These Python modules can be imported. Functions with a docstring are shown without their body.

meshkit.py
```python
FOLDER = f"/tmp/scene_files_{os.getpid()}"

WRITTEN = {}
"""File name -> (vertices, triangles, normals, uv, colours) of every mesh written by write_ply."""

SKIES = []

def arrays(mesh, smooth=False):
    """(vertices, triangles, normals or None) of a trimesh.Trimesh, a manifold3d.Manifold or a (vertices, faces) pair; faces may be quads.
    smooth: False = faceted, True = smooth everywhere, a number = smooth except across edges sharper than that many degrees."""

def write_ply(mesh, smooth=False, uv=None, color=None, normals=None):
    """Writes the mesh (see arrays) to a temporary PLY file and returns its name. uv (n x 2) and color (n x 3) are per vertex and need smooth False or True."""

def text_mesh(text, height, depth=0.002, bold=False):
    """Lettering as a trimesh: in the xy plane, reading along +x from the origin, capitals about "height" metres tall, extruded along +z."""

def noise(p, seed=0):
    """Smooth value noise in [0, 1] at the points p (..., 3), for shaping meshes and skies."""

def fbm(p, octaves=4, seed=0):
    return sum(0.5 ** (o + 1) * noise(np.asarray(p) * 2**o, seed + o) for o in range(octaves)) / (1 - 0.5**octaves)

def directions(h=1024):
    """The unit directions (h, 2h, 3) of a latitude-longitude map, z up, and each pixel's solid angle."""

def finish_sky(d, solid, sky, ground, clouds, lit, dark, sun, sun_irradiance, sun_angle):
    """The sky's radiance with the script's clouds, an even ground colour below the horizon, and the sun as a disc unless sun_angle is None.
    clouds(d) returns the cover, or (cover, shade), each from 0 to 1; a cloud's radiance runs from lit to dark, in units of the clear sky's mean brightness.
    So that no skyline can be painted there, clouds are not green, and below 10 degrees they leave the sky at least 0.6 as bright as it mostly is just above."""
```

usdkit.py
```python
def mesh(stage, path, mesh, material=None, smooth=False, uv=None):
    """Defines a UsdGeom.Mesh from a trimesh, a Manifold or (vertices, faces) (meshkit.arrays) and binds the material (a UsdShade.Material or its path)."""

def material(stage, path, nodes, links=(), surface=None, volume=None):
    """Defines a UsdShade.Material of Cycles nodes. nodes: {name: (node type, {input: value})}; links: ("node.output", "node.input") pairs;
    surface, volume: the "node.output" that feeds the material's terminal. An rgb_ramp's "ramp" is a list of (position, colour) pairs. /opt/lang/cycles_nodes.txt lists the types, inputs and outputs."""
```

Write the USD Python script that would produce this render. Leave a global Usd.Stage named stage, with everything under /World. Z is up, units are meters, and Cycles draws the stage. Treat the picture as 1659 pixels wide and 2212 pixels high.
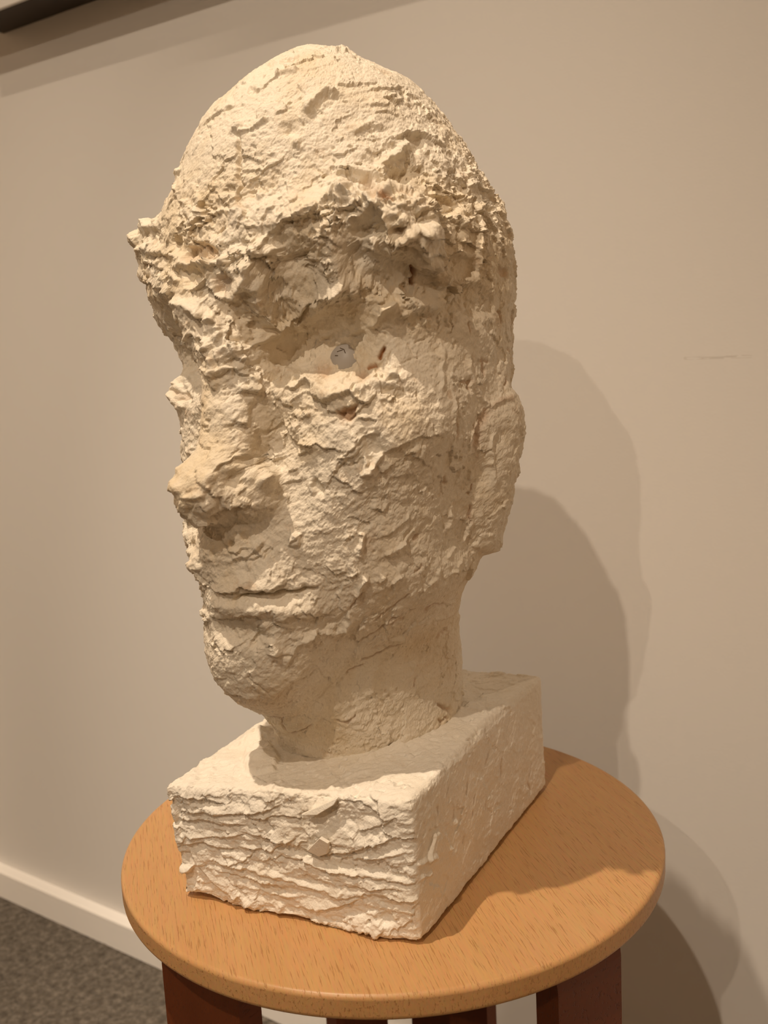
import math
import numpy as np
import trimesh
from scipy.spatial import cKDTree
from scipy.ndimage import gaussian_filter, map_coordinates
from pxr import Usd, UsdGeom, UsdLux, UsdShade, Gf, Sdf, Vt
import usdkit
from meshkit import noise, fbm

# ------------------------------------------------------------------ stage, camera, light
stage = Usd.Stage.CreateInMemory()
UsdGeom.SetStageUpAxis(stage, "Z")
UsdGeom.SetStageMetersPerUnit(stage, 1.0)
UsdGeom.Xform.Define(stage, "/World")
SEAT_Z = 0.46                      # top of the stool's seat above the floor
WALL_Y = 0.2973                    # the wall behind the stool
YAW, PITCH, ROLL = -0.62242, 0.165883, -0.050905
CAM = np.array([0.36225, -0.49563, SEAT_Z + 0.30957])


def camera():
    cam = UsdGeom.Camera.Define(stage, "/World/camera")
    f = np.array([math.sin(YAW) * math.cos(PITCH), math.cos(YAW) * math.cos(PITCH), -math.sin(PITCH)])
    r0 = np.cross(f, [0, 0, 1]); r0 /= np.linalg.norm(r0)
    u0 = np.cross(r0, f)
    r = math.cos(ROLL) * r0 + math.sin(ROLL) * u0
    u = -math.sin(ROLL) * r0 + math.cos(ROLL) * u0
    m = Gf.Matrix4d(*r, 0, *u, 0, *(-f), 0, *CAM, 1)
    cam.AddTransformOp().Set(m)
    w = 7.3
    cam.CreateHorizontalApertureAttr(w)
    cam.CreateVerticalApertureAttr(w * 2212 / 1659)
    cam.CreateFocalLengthAttr(w * 2200 / 1659)
    cam.CreateClippingRangeAttr(Gf.Vec2f(0.02, 50))
    cam.CreateFStopAttr(3.2)
    cam.CreateFocusDistanceAttr(0.56)
    cam.CreateExposureAttr(0.08)


camera()
WARM = (1.0, 0.812, 0.615)


def spot(name, az, el, power, z=2.8, radius=0.016, aim=(0.0, 0.0, 0.76), cone=180, soft=0.5, dist=None, color=WARM):
    """A small gallery lamp; az, el: the way its light travels (from +y towards +x, and down), seen from the point it is aimed at."""
    az, el = math.radians(az), math.radians(el)
    v = np.array([math.sin(az) * math.cos(el), math.cos(az) * math.cos(el), -math.sin(el)])
    d = dist or (z - aim[2]) / math.sin(el)
    p = np.array(aim) - d * v
    l = UsdLux.SphereLight.Define(stage, f"/World/{name}")
    l.CreateRadiusAttr(radius)
    l.CreateIntensityAttr(power / (math.pi * radius ** 2))
    l.CreateColorAttr(Gf.Vec3f(*color))
    l.CreateNormalizeAttr(False)
    if cone < 180:
        s = UsdLux.ShapingAPI.Apply(l.GetPrim())
        s.CreateShapingConeAngleAttr(cone)
        s.CreateShapingConeSoftnessAttr(soft)
    x = np.cross(v, [0, 0, 1]); x /= np.linalg.norm(x)
    y = np.cross(-v, x)
    l.AddTransformOp().Set(Gf.Matrix4d(*x, 0, *y, 0, *(-v), 0, *p, 1))


spot("spotlight", 9, 71.5, 11.8, aim=(-0.13, -0.06, 0.74), cone=16, soft=1.0)       # steep key
spot("spotlight_001", -9.5, 30.5, 5.2, cone=60, soft=1.0)    # shallow frontal
spot("spotlight_002", -13, 47.5, 6.9, cone=60, soft=1.0)     # high frontal
spot("spotlight_003", 34, 23, 3.0, cone=60, soft=1.0)        # far left
spot("spotlight_004", 62, 55, 11.5, z=2.8, aim=(1.5, -0.85, 0.9), cone=38, soft=0.8, color=(1.0, 0.76, 0.52))   # unseen lamp, placed to light the shaded side by bounce off the right wall
spot("spotlight_005", -20, 62, 9.0, z=2.8, aim=(-0.78, 0.3, 0.08), cone=15, soft=1.0)   # unseen lamp, placed to brighten the foot of the wall and the skirting
spot("spotlight_006", -60, 50, 32.0, z=2.8, aim=(-2.4, -0.6, 0.9), cone=40, soft=0.8, color=(1.0, 0.77, 0.54))   # unseen lamp, placed to soften the left side by bounce off the left wall

# ------------------------------------------------------------------ helpers
LOOKS = "/World/Looks"
UsdGeom.Scope.Define(stage, LOOKS)


def mat(name, nodes, links=(), surface="p.BSDF"):
    return usdkit.material(stage, f"{LOOKS}/{name}", nodes, links, surface)


used = {}


def numbered(path):
    n = used.get(path, -1) + 1
    used[path] = n
    return path if n == 0 else f"{path}_{n:03d}"


def obj(name, mesh, m, parent=None, smooth=False, **data):
    path = numbered(f"{parent.GetPath() if parent else '/World'}/{name}")
    g = usdkit.mesh(stage, path, mesh, m, smooth=smooth)
    for k, v in data.items():
        g.GetPrim().SetCustomDataByKey(k, v)
    return g.GetPrim()


def thing(name, loc=(0, 0, 0), rotz=0, **data):
    x = UsdGeom.Xform.Define(stage, numbered(f"/World/{name}"))
    x.AddTranslateOp().Set(Gf.Vec3d(*loc))
    if rotz:
        x.AddRotateZOp().Set(rotz)
    for k, v in data.items():
        x.GetPrim().SetCustomDataByKey(k, v)
    return x.GetPrim()


def raw_mesh(name, v, f, n, m, parent=None, primvars=(), **data):
    path = numbered(f"{parent.GetPath() if parent else '/World'}/{name}")
    g = UsdGeom.Mesh.Define(stage, path)
    g.CreatePointsAttr(Vt.Vec3fArray.FromNumpy(np.ascontiguousarray(v, np.float32)))
    g.CreateFaceVertexCountsAttr(Vt.IntArray.FromNumpy(np.full(len(f), f.shape[1], np.int32)))
    g.CreateFaceVertexIndicesAttr(Vt.IntArray.FromNumpy(np.ascontiguousarray(f, np.int32).ravel()))
    g.CreateSubdivisionSchemeAttr("none")
    if n is not None:
        g.CreateNormalsAttr(Vt.Vec3fArray.FromNumpy(np.ascontiguousarray(n, np.float32)))
        g.SetNormalsInterpolation("vertex")
    for k, a in primvars:
        UsdGeom.PrimvarsAPI(g).CreatePrimvar(k, Sdf.ValueTypeNames.FloatArray, "vertex").Set(Vt.FloatArray.FromNumpy(np.asarray(a, np.float32)))
    UsdShade.MaterialBindingAPI.Apply(g.GetPrim()).Bind(m)
    for k, d in data.items():
        g.GetPrim().SetCustomDataByKey(k, d)
    return g.GetPrim()


def vnormals(v, f):
    n = np.zeros_like(v)
    fn = np.cross(v[f[:, 1]] - v[f[:, 0]], v[f[:, 2]] - v[f[:, 0]])
    for k in range(3):
        for c in range(3):
            n[:, c] += np.bincount(f[:, k], fn[:, c], len(v))
    return n / np.maximum(np.linalg.norm(n, axis=1, keepdims=True), 1e-20)


def rbox(sx, sy, sz, r=0.002, center=(0, 0, 0), seg=3):
    """A box with rounded edges."""
    import manifold3d as m3
    s = m3.Manifold.sphere(r, 4 * seg)
    pts = [s.translate([x * (sx / 2 - r), y * (sy / 2 - r), z * (sz / 2 - r)]) for x in (-1, 1) for y in (-1, 1) for z in (-1, 1)]
    return m3.Manifold.batch_hull(pts).translate(list(center))


# ------------------------------------------------------------------ materials
COORD = {"tc": ("texture_coordinate", {})}


def plain(name, color, rough=0.6, spec=0.3, bump=None, vary=None):
    n = {"tc": ("texture_coordinate", {}), "p": ("principled_bsdf", {"base_color": color, "roughness": rough, "specular_ior_level": spec})}
    l = []
    if vary:
        scale, c2 = vary
        n["nz"] = ("noise_texture", {"scale": scale, "detail": 4.0})
        n["mx"] = ("mix_color", {"a": color, "b": c2})
        l += [("tc.object", "nz.vector"), ("nz.fac", "mx.fac"), ("mx.result", "p.base_color")]
    if bump:
        scale, dist = bump
        n["bn"] = ("noise_texture", {"scale": scale, "detail": 3.0})
        n["b"] = ("bump", {"strength": 1.0, "distance": dist})
        l += [("tc.object", "bn.vector"), ("bn.fac", "b.height"), ("b.normal", "p.normal")]
    return mat(name, n, l)


M_WALL = mat("wall_paint", {
    "tc": ("texture_coordinate", {}),
    "n1": ("noise_texture", {"scale": 1.3, "detail": 4.0}),
    "mx": ("mix_color", {"a": (0.70, 0.685, 0.655), "b": (0.72, 0.70, 0.68)}),
    "xyz": ("separate_xyz", {}),
    "dz": ("math", {"math_type": "compare", "value2": SEAT_Z + 0.2845, "value3": 0.0011}),
    "dx": ("math", {"math_type": "compare", "value2": 0.115, "value3": 0.026}),
    "ms": ("mapping", {"scale": (90, 1, 900)}),
    "ns": ("noise_texture", {"scale": 1.0, "detail": 2.0}),
    "gt": ("math", {"math_type": "greater_than", "value2": 0.50}),
    "m1": ("math", {"math_type": "multiply"}), "m2": ("math", {"math_type": "multiply"}), "m3": ("math", {"math_type": "multiply", "value2": 0.35}),
    "sc": ("mix_color", {"b": (0.42, 0.38, 0.33)}),
    "bn": ("noise_texture", {"scale": 420.0, "detail": 3.0}), "b": ("bump", {"strength": 1.0, "distance": 0.00008}),
    "p": ("principled_bsdf", {"roughness": 0.75, "specular_ior_level": 0.2}),
}, [("tc.object", "n1.vector"), ("n1.fac", "mx.fac"), ("tc.object", "xyz.vector"), ("xyz.z", "dz.value1"), ("xyz.x", "dx.value1"), ("tc.object", "ms.vector"), ("ms.vector", "ns.vector"), ("ns.fac", "gt.value1"),
    ("dz.value", "m1.value1"), ("dx.value", "m1.value2"), ("m1.value", "m2.value1"), ("gt.value", "m2.value2"), ("m2.value", "m3.value1"), ("mx.result", "sc.a"), ("m3.value", "sc.fac"), ("sc.result", "p.base_color"),
    ("tc.object", "bn.vector"), ("bn.fac", "b.height"), ("b.normal", "p.normal")])
M_CEIL = plain("ceiling_paint", (0.22, 0.19, 0.16), 0.9, 0.1)  # unseen ceiling, kept dark to limit bounced light
M_ROOM = plain("unseen_wall_paint", (0.60, 0.50, 0.40), 0.85, 0.1)  # walls out of view, tinted warm for the light they bounce
M_TRIM = plain("trim_gloss_paint", (0.88, 0.86, 0.83), 0.35, 0.4)
M_FRAME = plain("dark_frame_wood", (0.035, 0.022, 0.013), 0.5, 0.3)
M_PANEL = plain("pale_panel", (0.72, 0.70, 0.66), 0.6, 0.2)


def wood(name, base, dark, streak, grain_deg, rough=0.38):
    n = {
        "tc": ("texture_coordinate", {}),
        "rot": ("vector_rotate", {"rotate_type": "z_axis", "angle": -math.radians(grain_deg)}),
        "m1": ("mapping", {"scale": (62, 1150, 400)}),
        "n1": ("noise_texture", {"scale": 1.0, "detail": 3.0, "roughness": 0.6}),
        "r1": ("rgb_ramp", {"ramp": [(0.0, (1, 1, 1)), (0.35, (1, 1, 1)), (0.42, (0, 0, 0)), (1, (0, 0, 0))]}),
        "m2": ("mapping", {"scale": (4, 60, 30)}),
        "n2": ("noise_texture", {"scale": 1.0, "detail": 4.0}),
        "m3": ("mapping", {"scale": (60, 900, 400)}),
        "n3": ("noise_texture", {"scale": 1.0, "detail": 2.0}),
        "mx": ("mix_color", {"a": base, "b": dark}),
        "mx3": ("mix_color", {"blend_type": "multiply", "fac": 0.25}),
        "mx2": ("mix_color", {"b": streak}),
        "k": ("math", {"math_type": "multiply", "value2": 0.62}),
        "b": ("bump", {"strength": 0.5, "distance": 0.0003, "invert": True}),
        "p": ("principled_bsdf", {"roughness": rough, "specular_ior_level": 0.4}),
    }
    l = [("tc.object", "rot.vector"), ("rot.vector", "m1.vector"), ("rot.vector", "m2.vector"), ("rot.vector", "m3.vector"), ("m1.vector", "n1.vector"), ("m2.vector", "n2.vector"), ("m3.vector", "n3.vector"),
         ("n1.fac", "r1.fac"), ("n2.fac", "mx.fac"), ("mx.result", "mx3.a"), ("n3.color", "mx3.b"), ("mx3.result", "mx2.a"), ("r1.color", "k.value1"), ("k.value", "mx2.fac"), ("mx2.result", "p.base_color"), ("r1.color", "b.height"), ("b.normal", "p.normal")]
    return mat(name, n, l)


M_SEAT = wood("seat_beech", (0.67, 0.385, 0.17), (0.59, 0.32, 0.125), (0.34, 0.15, 0.045), -40)
M_LEG = wood("leg_brown_wood", (0.20, 0.050, 0.011), (0.15, 0.035, 0.008), (0.10, 0.022, 0.005), 90, 0.45)

def plaster(name, a, b, c, stain):
    return mat(name, {
        "tc": ("texture_coordinate", {}),
        "n1": ("noise_texture", {"scale": 16.0, "detail": 6.0, "roughness": 0.6, "distortion": 0.6}),
        "r1": ("rgb_ramp", {"ramp": [(0.0, (0, 0, 0)), (0.46, (0, 0, 0)), (0.66, (1, 1, 1)), (1.0, (1, 1, 1))]}),
        "n2": ("noise_texture", {"scale": 55.0, "detail": 6.0, "roughness": 0.65}),
        "r2": ("rgb_ramp", {"ramp": [(0.0, (0, 0, 0)), (0.60, (0, 0, 0)), (0.74, (1, 1, 1)), (1.0, (1, 1, 1))]}),
        "k1": ("math", {"math_type": "multiply", "value2": stain}),
        "k2": ("math", {"math_type": "multiply", "value2": stain * .75}),
        "mx1": ("mix_color", {"a": a, "b": b}),
        "mx2": ("mix_color", {"b": c}),
        "at": ("attribute", {"attribute": "ochre"}),
        "mx3": ("mix_color", {"b": (0.42, 0.20, 0.075)}),
        "n3": ("noise_texture", {"scale": 900.0, "detail": 3.0}),
        "b": ("bump", {"strength": 0.6, "distance": 0.0006}),
        "p": ("principled_bsdf", {"roughness": 0.55, "specular_ior_level": 0.35}),
    }, [("tc.object", "n1.vector"), ("tc.object", "n2.vector"), ("tc.object", "n3.vector"), ("n1.fac", "r1.fac"), ("n2.fac", "r2.fac"), ("r1.color", "k1.value1"), ("r2.color", "k2.value1"),
        ("k1.value", "mx1.fac"), ("mx1.result", "mx2.a"), ("k2.value", "mx2.fac"), ("mx2.result", "mx3.a"), ("at.fac", "mx3.fac"), ("mx3.result", "p.base_color"), ("n3.fac", "b.height"), ("b.normal", "p.normal")])


M_PLASTER = plaster("plaster", (0.80, 0.725, 0.60), (0.68, 0.55, 0.36), (0.52, 0.33, 0.17), 0.70)
M_BLOCK = plaster("block_plaster", (0.85, 0.79, 0.69), (0.80, 0.71, 0.56), (0.66, 0.50, 0.33), 0.40)
M_EYE = plain("eye_grey_plaster", (0.43, 0.40, 0.37), 0.45, 0.4)

M_LINE = plain("dark_scratch", (0.10, 0.065, 0.035), 0.8, 0.1)

M_CARPET = mat("carpet", {
    "tc": ("texture_coordinate", {}),
    "n1": ("noise_texture", {"scale": 120.0, "detail": 3.0, "roughness": 0.6}),
    "r1": ("rgb_ramp", {"ramp": [(0.3, (0.072, 0.060, 0.047)), (0.5, (0.118, 0.101, 0.082)), (0.68, (0.19, 0.166, 0.138))]}),
    "p": ("principled_bsdf", {"roughness": 0.95, "specular_ior_level": 0.1, "sheen_weight": 0.2}),
}, [("tc.object", "n1.vector"), ("n1.fac", "r1.fac"), ("r1.color", "p.base_color")])

# ------------------------------------------------------------------ the room
X0, X1, Y0, H = -2.4, 1.5, -4.6, 3.0  # unseen side walls stand close, for the light they throw back
T = 0.08


def slab(x0, x1, y0, y1, z0, z1):
    return trimesh.creation.box(bounds=[[x0, y0, z0], [x1, y1, z1]])


obj("wall_back", slab(X0 - T, X1 + T, WALL_Y, WALL_Y + T, 0, H), M_WALL, kind="structure", label="pale warm grey painted wall behind the plaster head")
obj("wall_left", slab(X0 - T, X0, Y0, WALL_Y, 0, H), M_ROOM, kind="structure", label="plain painted side wall out of view to the left, set close to bounce light")
obj("wall_right", slab(X1, X1 + T, Y0, WALL_Y, 0, H), M_ROOM, kind="structure", label="plain painted side wall out of view to the right, set close to bounce light")
obj("wall_front", slab(X0 - T, X1 + T, Y0 - T, Y0, 0, H), M_ROOM, kind="structure", label="plain painted wall opposite the plaster head")
obj("ceiling", slab(X0 - T, X1 + T, Y0 - T, WALL_Y + T, H, H + T), M_CEIL, kind="structure", label="dark gallery ceiling out of view, toned to limit bounced light")


def floor():
    """Carpet: fine tufts near the stool, plain beyond."""
    step = 0.0016
    ax0, ax1, ay0, ay1 = -0.95, 0.15, -0.25, WALL_Y - 0.002
    xs, ys = np.arange(ax0, ax1, step), np.arange(ay0, ay1, step)
    X, Y = np.meshgrid(xs, ys)
    p = np.stack([X, Y, 0 * X], -1)
    z = (noise(p * 300, 3) * 0.6 + noise(p * 640, 4) * 0.4) * 0.005 + noise(p * 45, 5) * 0.002 - 0.0045
    edge = np.minimum.reduce([X - ax0, ax1 - X, Y - ay0]) / 0.05
    z = z * np.clip(edge, 0, 1)
    v = np.stack([X, Y, z], -1).reshape(-1, 3)
    ny, nx = X.shape
    i = np.arange(ny * nx).reshape(ny, nx)
    q = np.stack([i[:-1, :-1], i[:-1, 1:], i[1:, 1:], i[1:, :-1]], -1).reshape(-1, 4)
    x1, y1 = xs[-1], ys[-1]
    A = [(X0 - T, Y0 - T), (X1 + T, Y0 - T), (X1 + T, WALL_Y + T), (X0 - T, WALL_Y + T)]
    B = [(ax0, ay0), (x1, ay0), (x1, y1), (ax0, y1)]
    o = len(v)
    v = np.vstack([v, [(x, y, 0) for x, y in A + B]])
    q = np.vstack([q, [[o + k, o + (k + 1) % 4, o + 4 + (k + 1) % 4, o + 4 + k] for k in range(4)]])
    t = np.vstack([q[:, [0, 1, 2]], q[:, [0, 2, 3]]])
    raw_mesh("floor", v, q, vnormals(v, t), M_CARPET, kind="structure", label="dark grey brown flecked carpet along the wall")


floor()
BT, BH = 0.0169, 0.0411
prof = [(0, 0), (-BT, 0), (-BT, BH - 0.0025), (-BT + 0.0008, BH - 0.0008), (-BT + 0.0025, BH), (-0.001, BH), (0, BH)]
from shapely.geometry import Polygon, Point
bb = trimesh.creation.extrude_polygon(Polygon(prof), X1 - X0)
bb.apply_transform(np.array([[0, 0, 1, X0], [1, 0, 0, WALL_Y], [0, 1, 0, 0], [0, 0, 0, 1.0]]))
obj("baseboard_back", bb, M_TRIM, smooth=25, kind="structure", label="low off-white skirting board between the wall and the carpet")

# ------------------------------------------------------------------ picture on the wall
FX0, FZ0, FD, FW_, FH_ = -0.720, SEAT_Z + 0.6875, 0.0544, 0.60, 0.62
pic = thing("picture_frame", (FX0 + FW_ / 2, WALL_Y - FD / 2, FZ0), label="dark deep box frame with pale front hung on the wall above the head", category="picture")
rb = 0.022
obj("frame_rail", rbox(FW_, FD - 0.004, rb, 0.001, (0, 0.002, rb / 2)), M_FRAME, pic)
obj("frame_rail", rbox(FW_, FD - 0.004, rb, 0.001, (0, 0.002, FH_ - rb / 2)), M_FRAME, pic)
obj("frame_rail", rbox(rb, FD - 0.004, FH_ - 2 * rb, 0.001, (-FW_ / 2 + rb / 2, 0.002, FH_ / 2)), M_FRAME, pic)
obj("frame_rail", rbox(rb, FD - 0.004, FH_ - 2 * rb, 0.001, (FW_ / 2 - rb / 2, 0.002, FH_ / 2)), M_FRAME, pic)
obj("backing_board", slab(-FW_ / 2 + rb, FW_ / 2 - rb, FD / 2 - 0.008, FD / 2, rb, FH_ - rb), M_FRAME, pic)
obj("front_panel", rbox(FW_, 0.004, FH_, 0.001, (0, -FD / 2 + 0.002, FH_ / 2)), M_PANEL, pic, label="pale front of the picture")

# ------------------------------------------------------------------ stool
SR, ST = 0.17, 0.0145
stool = thing("round_stool", (0, 0, 0), label="round wooden stool with orange-brown beech seat and dark brown legs", category="stool")
pr = [(0, -ST)]
for k in range(7):
    a = -math.pi / 2 + k / 6 * math.pi / 2
    pr.append((SR - 0.0035 + 0.0035 * math.cos(a), -ST + 0.0035 + 0.0035 * math.sin(a)))
for k in range(9):
    a = k / 8 * math.pi / 2
    pr.append((SR - 0.003 + 0.003 * math.cos(a), -0.003 + 0.003 * math.sin(a)))
pr.append((0, 0))
seat = trimesh.creation.revolve(np.array(pr), sections=256)
seat.apply_translation([0, 0, SEAT_Z])
obj("seat", seat, M_SEAT, stool, smooth=35)


def leg(x, y, az, w=0.062, t=0.016):
    """A bent plywood leg: a flat arm under the seat that curves down into an upright board; az: the way its broad outer face looks."""
    zt = SEAT_Z - ST
    rad, L = 0.012, 0.085
    path = [(-L, zt - t / 2)]
    for k in range(9):
        a = k / 8 * math.pi / 2
        path.append((-rad + rad * math.sin(a) - t / 2, zt - t / 2 - rad + rad * math.cos(a)))
    path.append((-t / 2, 0.0))
    path = np.array(path)
    d = np.gradient(path, axis=0); d /= np.linalg.norm(d, axis=1)[:, None]
    nrm = np.c_[-d[:, 1], d[:, 0]]
    out, inn = path + nrm * t / 2, path - nrm * t / 2
    out[0, 1], inn[0, 1] = zt, zt - t
    poly = Polygon(np.vstack([out, inn[::-1]])).buffer(-0.0015).buffer(0.0015, quad_segs=3)
    m = trimesh.creation.extrude_polygon(poly, w)
    a = math.radians(az)
    o = np.array([math.cos(a), math.sin(a), 0]); s = np.array([-o[1], o[0], 0])
    M = np.eye(4); M[:3, 0] = o; M[:3, 1] = [0, 0, 1]; M[:3, 2] = s
    M[:3, 3] = np.array([x, y, 0]) - s * w / 2
    if np.linalg.det(M[:3, :3]) < 0:
        m.invert()
    m.apply_transform(M)
    return m


for lx, ly, la, lw in ((-0.031, -0.146, -94, 0.064), (0.150, -0.030, -16, 0.052), (-0.045, 0.140, 93, 0.070), (-0.112, 0.085, 160, 0.048)):
    obj("leg", leg(lx, ly, la, lw), M_LEG, stool, smooth=30)

# ------------------------------------------------------------------ the plaster head
# head frame: F forward (the way the face looks), S towards the head's own left, Z up from the seat
AL = math.radians(-3.0)
HO = np.array([0, -0.01, 0])
FWD = np.array([math.sin(AL), -math.cos(AL), 0])
SDE = np.array([math.cos(AL), math.sin(AL), 0])
UP = np.array([0, 0, 1.0])
# LAT: sideways axis along which the sculpture's marks were measured; VIEW is square to it
LAT = np.array([math.cos(YAW), -math.sin(YAW), 0.0])
VIEW = np.array([-math.sin(YAW), -math.cos(YAW), 0.0])


def ell(P, c, r):
    q = (P - np.array(c)) / np.array(r)
    k = np.linalg.norm(q, axis=-1)
    return k * (k - 1) / np.maximum(np.linalg.norm(q / np.array(r), axis=-1), 1e-9)


def cap(P, a, b, ra, rb_):
    a, b = np.array(a), np.array(b)
    ab = b - a
    t = np.clip(((P - a) @ ab) / (ab @ ab), 0, 1)
    return np.linalg.norm(P - a - t[..., None] * ab, axis=-1) - (ra + (rb_ - ra) * t)


def smin(a, b, k):
    h = np.clip(0.5 + 0.5 * (b - a) / k, 0, 1)
    return b * (1 - h) + a * h - k * h * (1 - h)


def smax(a, b, k):
    return -smin(-a, -b, k)


def head_sdf(P):
    d = ell(P, (.008, 0, .345), (.094, .092, .126))                            # skull
    d = smin(d, ell(P, (.02, 0, .25), (.082, .082, .135)), .04)                 # face
    d = smin(d, ell(P, (.035, 0, .19), (.078, .058, .072)), .03)                # jaw
    d = smin(d, ell(P, (.08, 0, .19), (.05, .042, .05)), .02)                   # mouth
    d = smin(d, ell(P, (.092, 0, .15), (.03, .032, .028)), .02)                 # chin
    d = smin(d, ell(P, (.004, 0, .09), (.062, .055, .13)), .025)               # neck
    d = smin(d, cap(P, (.092, 0, .139), (.035, 0, .105), .021, .036), .018)      # under the chin
    for s in (1, -1):
        d = smin(d, cap(P, (.088, .02 * s, .354), (.064, .084 * s, .364), .018, .017), .018)   # brow
        d = smin(d, ell(P, (.056, .052 * s, .268), (.034, .034, .030)), .025)   # cheekbone
        d = smin(d, ell(P, (.036, .046 * s, .222), (.055, .036, .062)), .03)    # cheek
        d = smin(d, ell(P, (-.008, .086 * s, .235), (.022, .016, .045)), .014)    # ear
    for s in (1, -1):
        d = smax(d, -ell(P, (.111, .048 * s, .315), (.040, .036, .023)), .018)   # eye socket
    d = smin(d, cap(P, (.088, .001, .338), (.122, .001, .25), .0185, .0155), .012)       # nose
    d = smin(d, ell(P, (.128, 0, .241), (.02, .017, .017)), .012)
    for s in (1, -1):
        d = smin(d, ell(P, (.112, .019 * s, .237), (.016, .012, .013)), .008)
    return d


ZK = np.linspace(.1, .48, 39)
WA = np.array([-0.0012, -0.0001, 0.0008, 0.0011, 0.0003, -0.0003, 0.0002, 0.0017, 0.004, 0.0034, -0.0007, -0.0021, -0.0016, -0.0004, 0.0013, 0.0036, 0.0062, 0.0069, 0.006, 0.0054, 0.0033, 0.0005, -0.0031, -0.0048, -0.0035, 0.0002, 0.0024, -0.0004, -0.0043, -0.005, -0.0048, -0.0063, -0.0073, -0.0069, -0.0064, -0.0068, -0.0092, -0.0129, -0.0143])
WB = np.array([-0.0, 0.002, 0.004, -0.003, -0.011, -0.019, -0.04, -0.05, -0.044, -0.057, -0.072, -0.062, -0.052, -0.056, -0.055, -0.035, -0.024, -0.014, 0.0, 0.006, 0.013, 0.034, 0.079, 0.114, 0.101, 0.051, 0.025, 0.034, 0.049, 0.047, 0.031, 0.009, 0.001, 0.002, -0.009, -0.065, -0.191, -0.355, -0.412])


def head_base(nth=420, nv=380):
    """Radius table of the head along rays from its axis: level up to z 0.36, then fanning up to the crown."""
    zb, zc, fr = .045, .36, .64
    th = np.linspace(-np.pi, np.pi, nth + 1)[:-1]
    v = np.linspace(0, 1, nv)
    zz = np.where(v < fr, zb + (zc - zb) * v / fr, zc)
    ee = np.where(v < fr, 0, (v - fr) / (1 - fr) * np.pi / 2)
    Tt, Zz = np.meshgrid(th, zz)
    _, Ee = np.meshgrid(th, ee)
    o = np.stack([0 * Tt, 0 * Tt, Zz], -1)
    d = np.stack([np.cos(Ee) * np.cos(Tt), np.cos(Ee) * np.sin(Tt), np.sin(Ee)], -1)
    r = np.full(Tt.shape, .24)
    for _ in range(48):
        r = np.maximum(r - np.clip(head_sdf(o + r[..., None] * d) * .75, -.01, .06), .004)
    return r, zb, zc, fr


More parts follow.
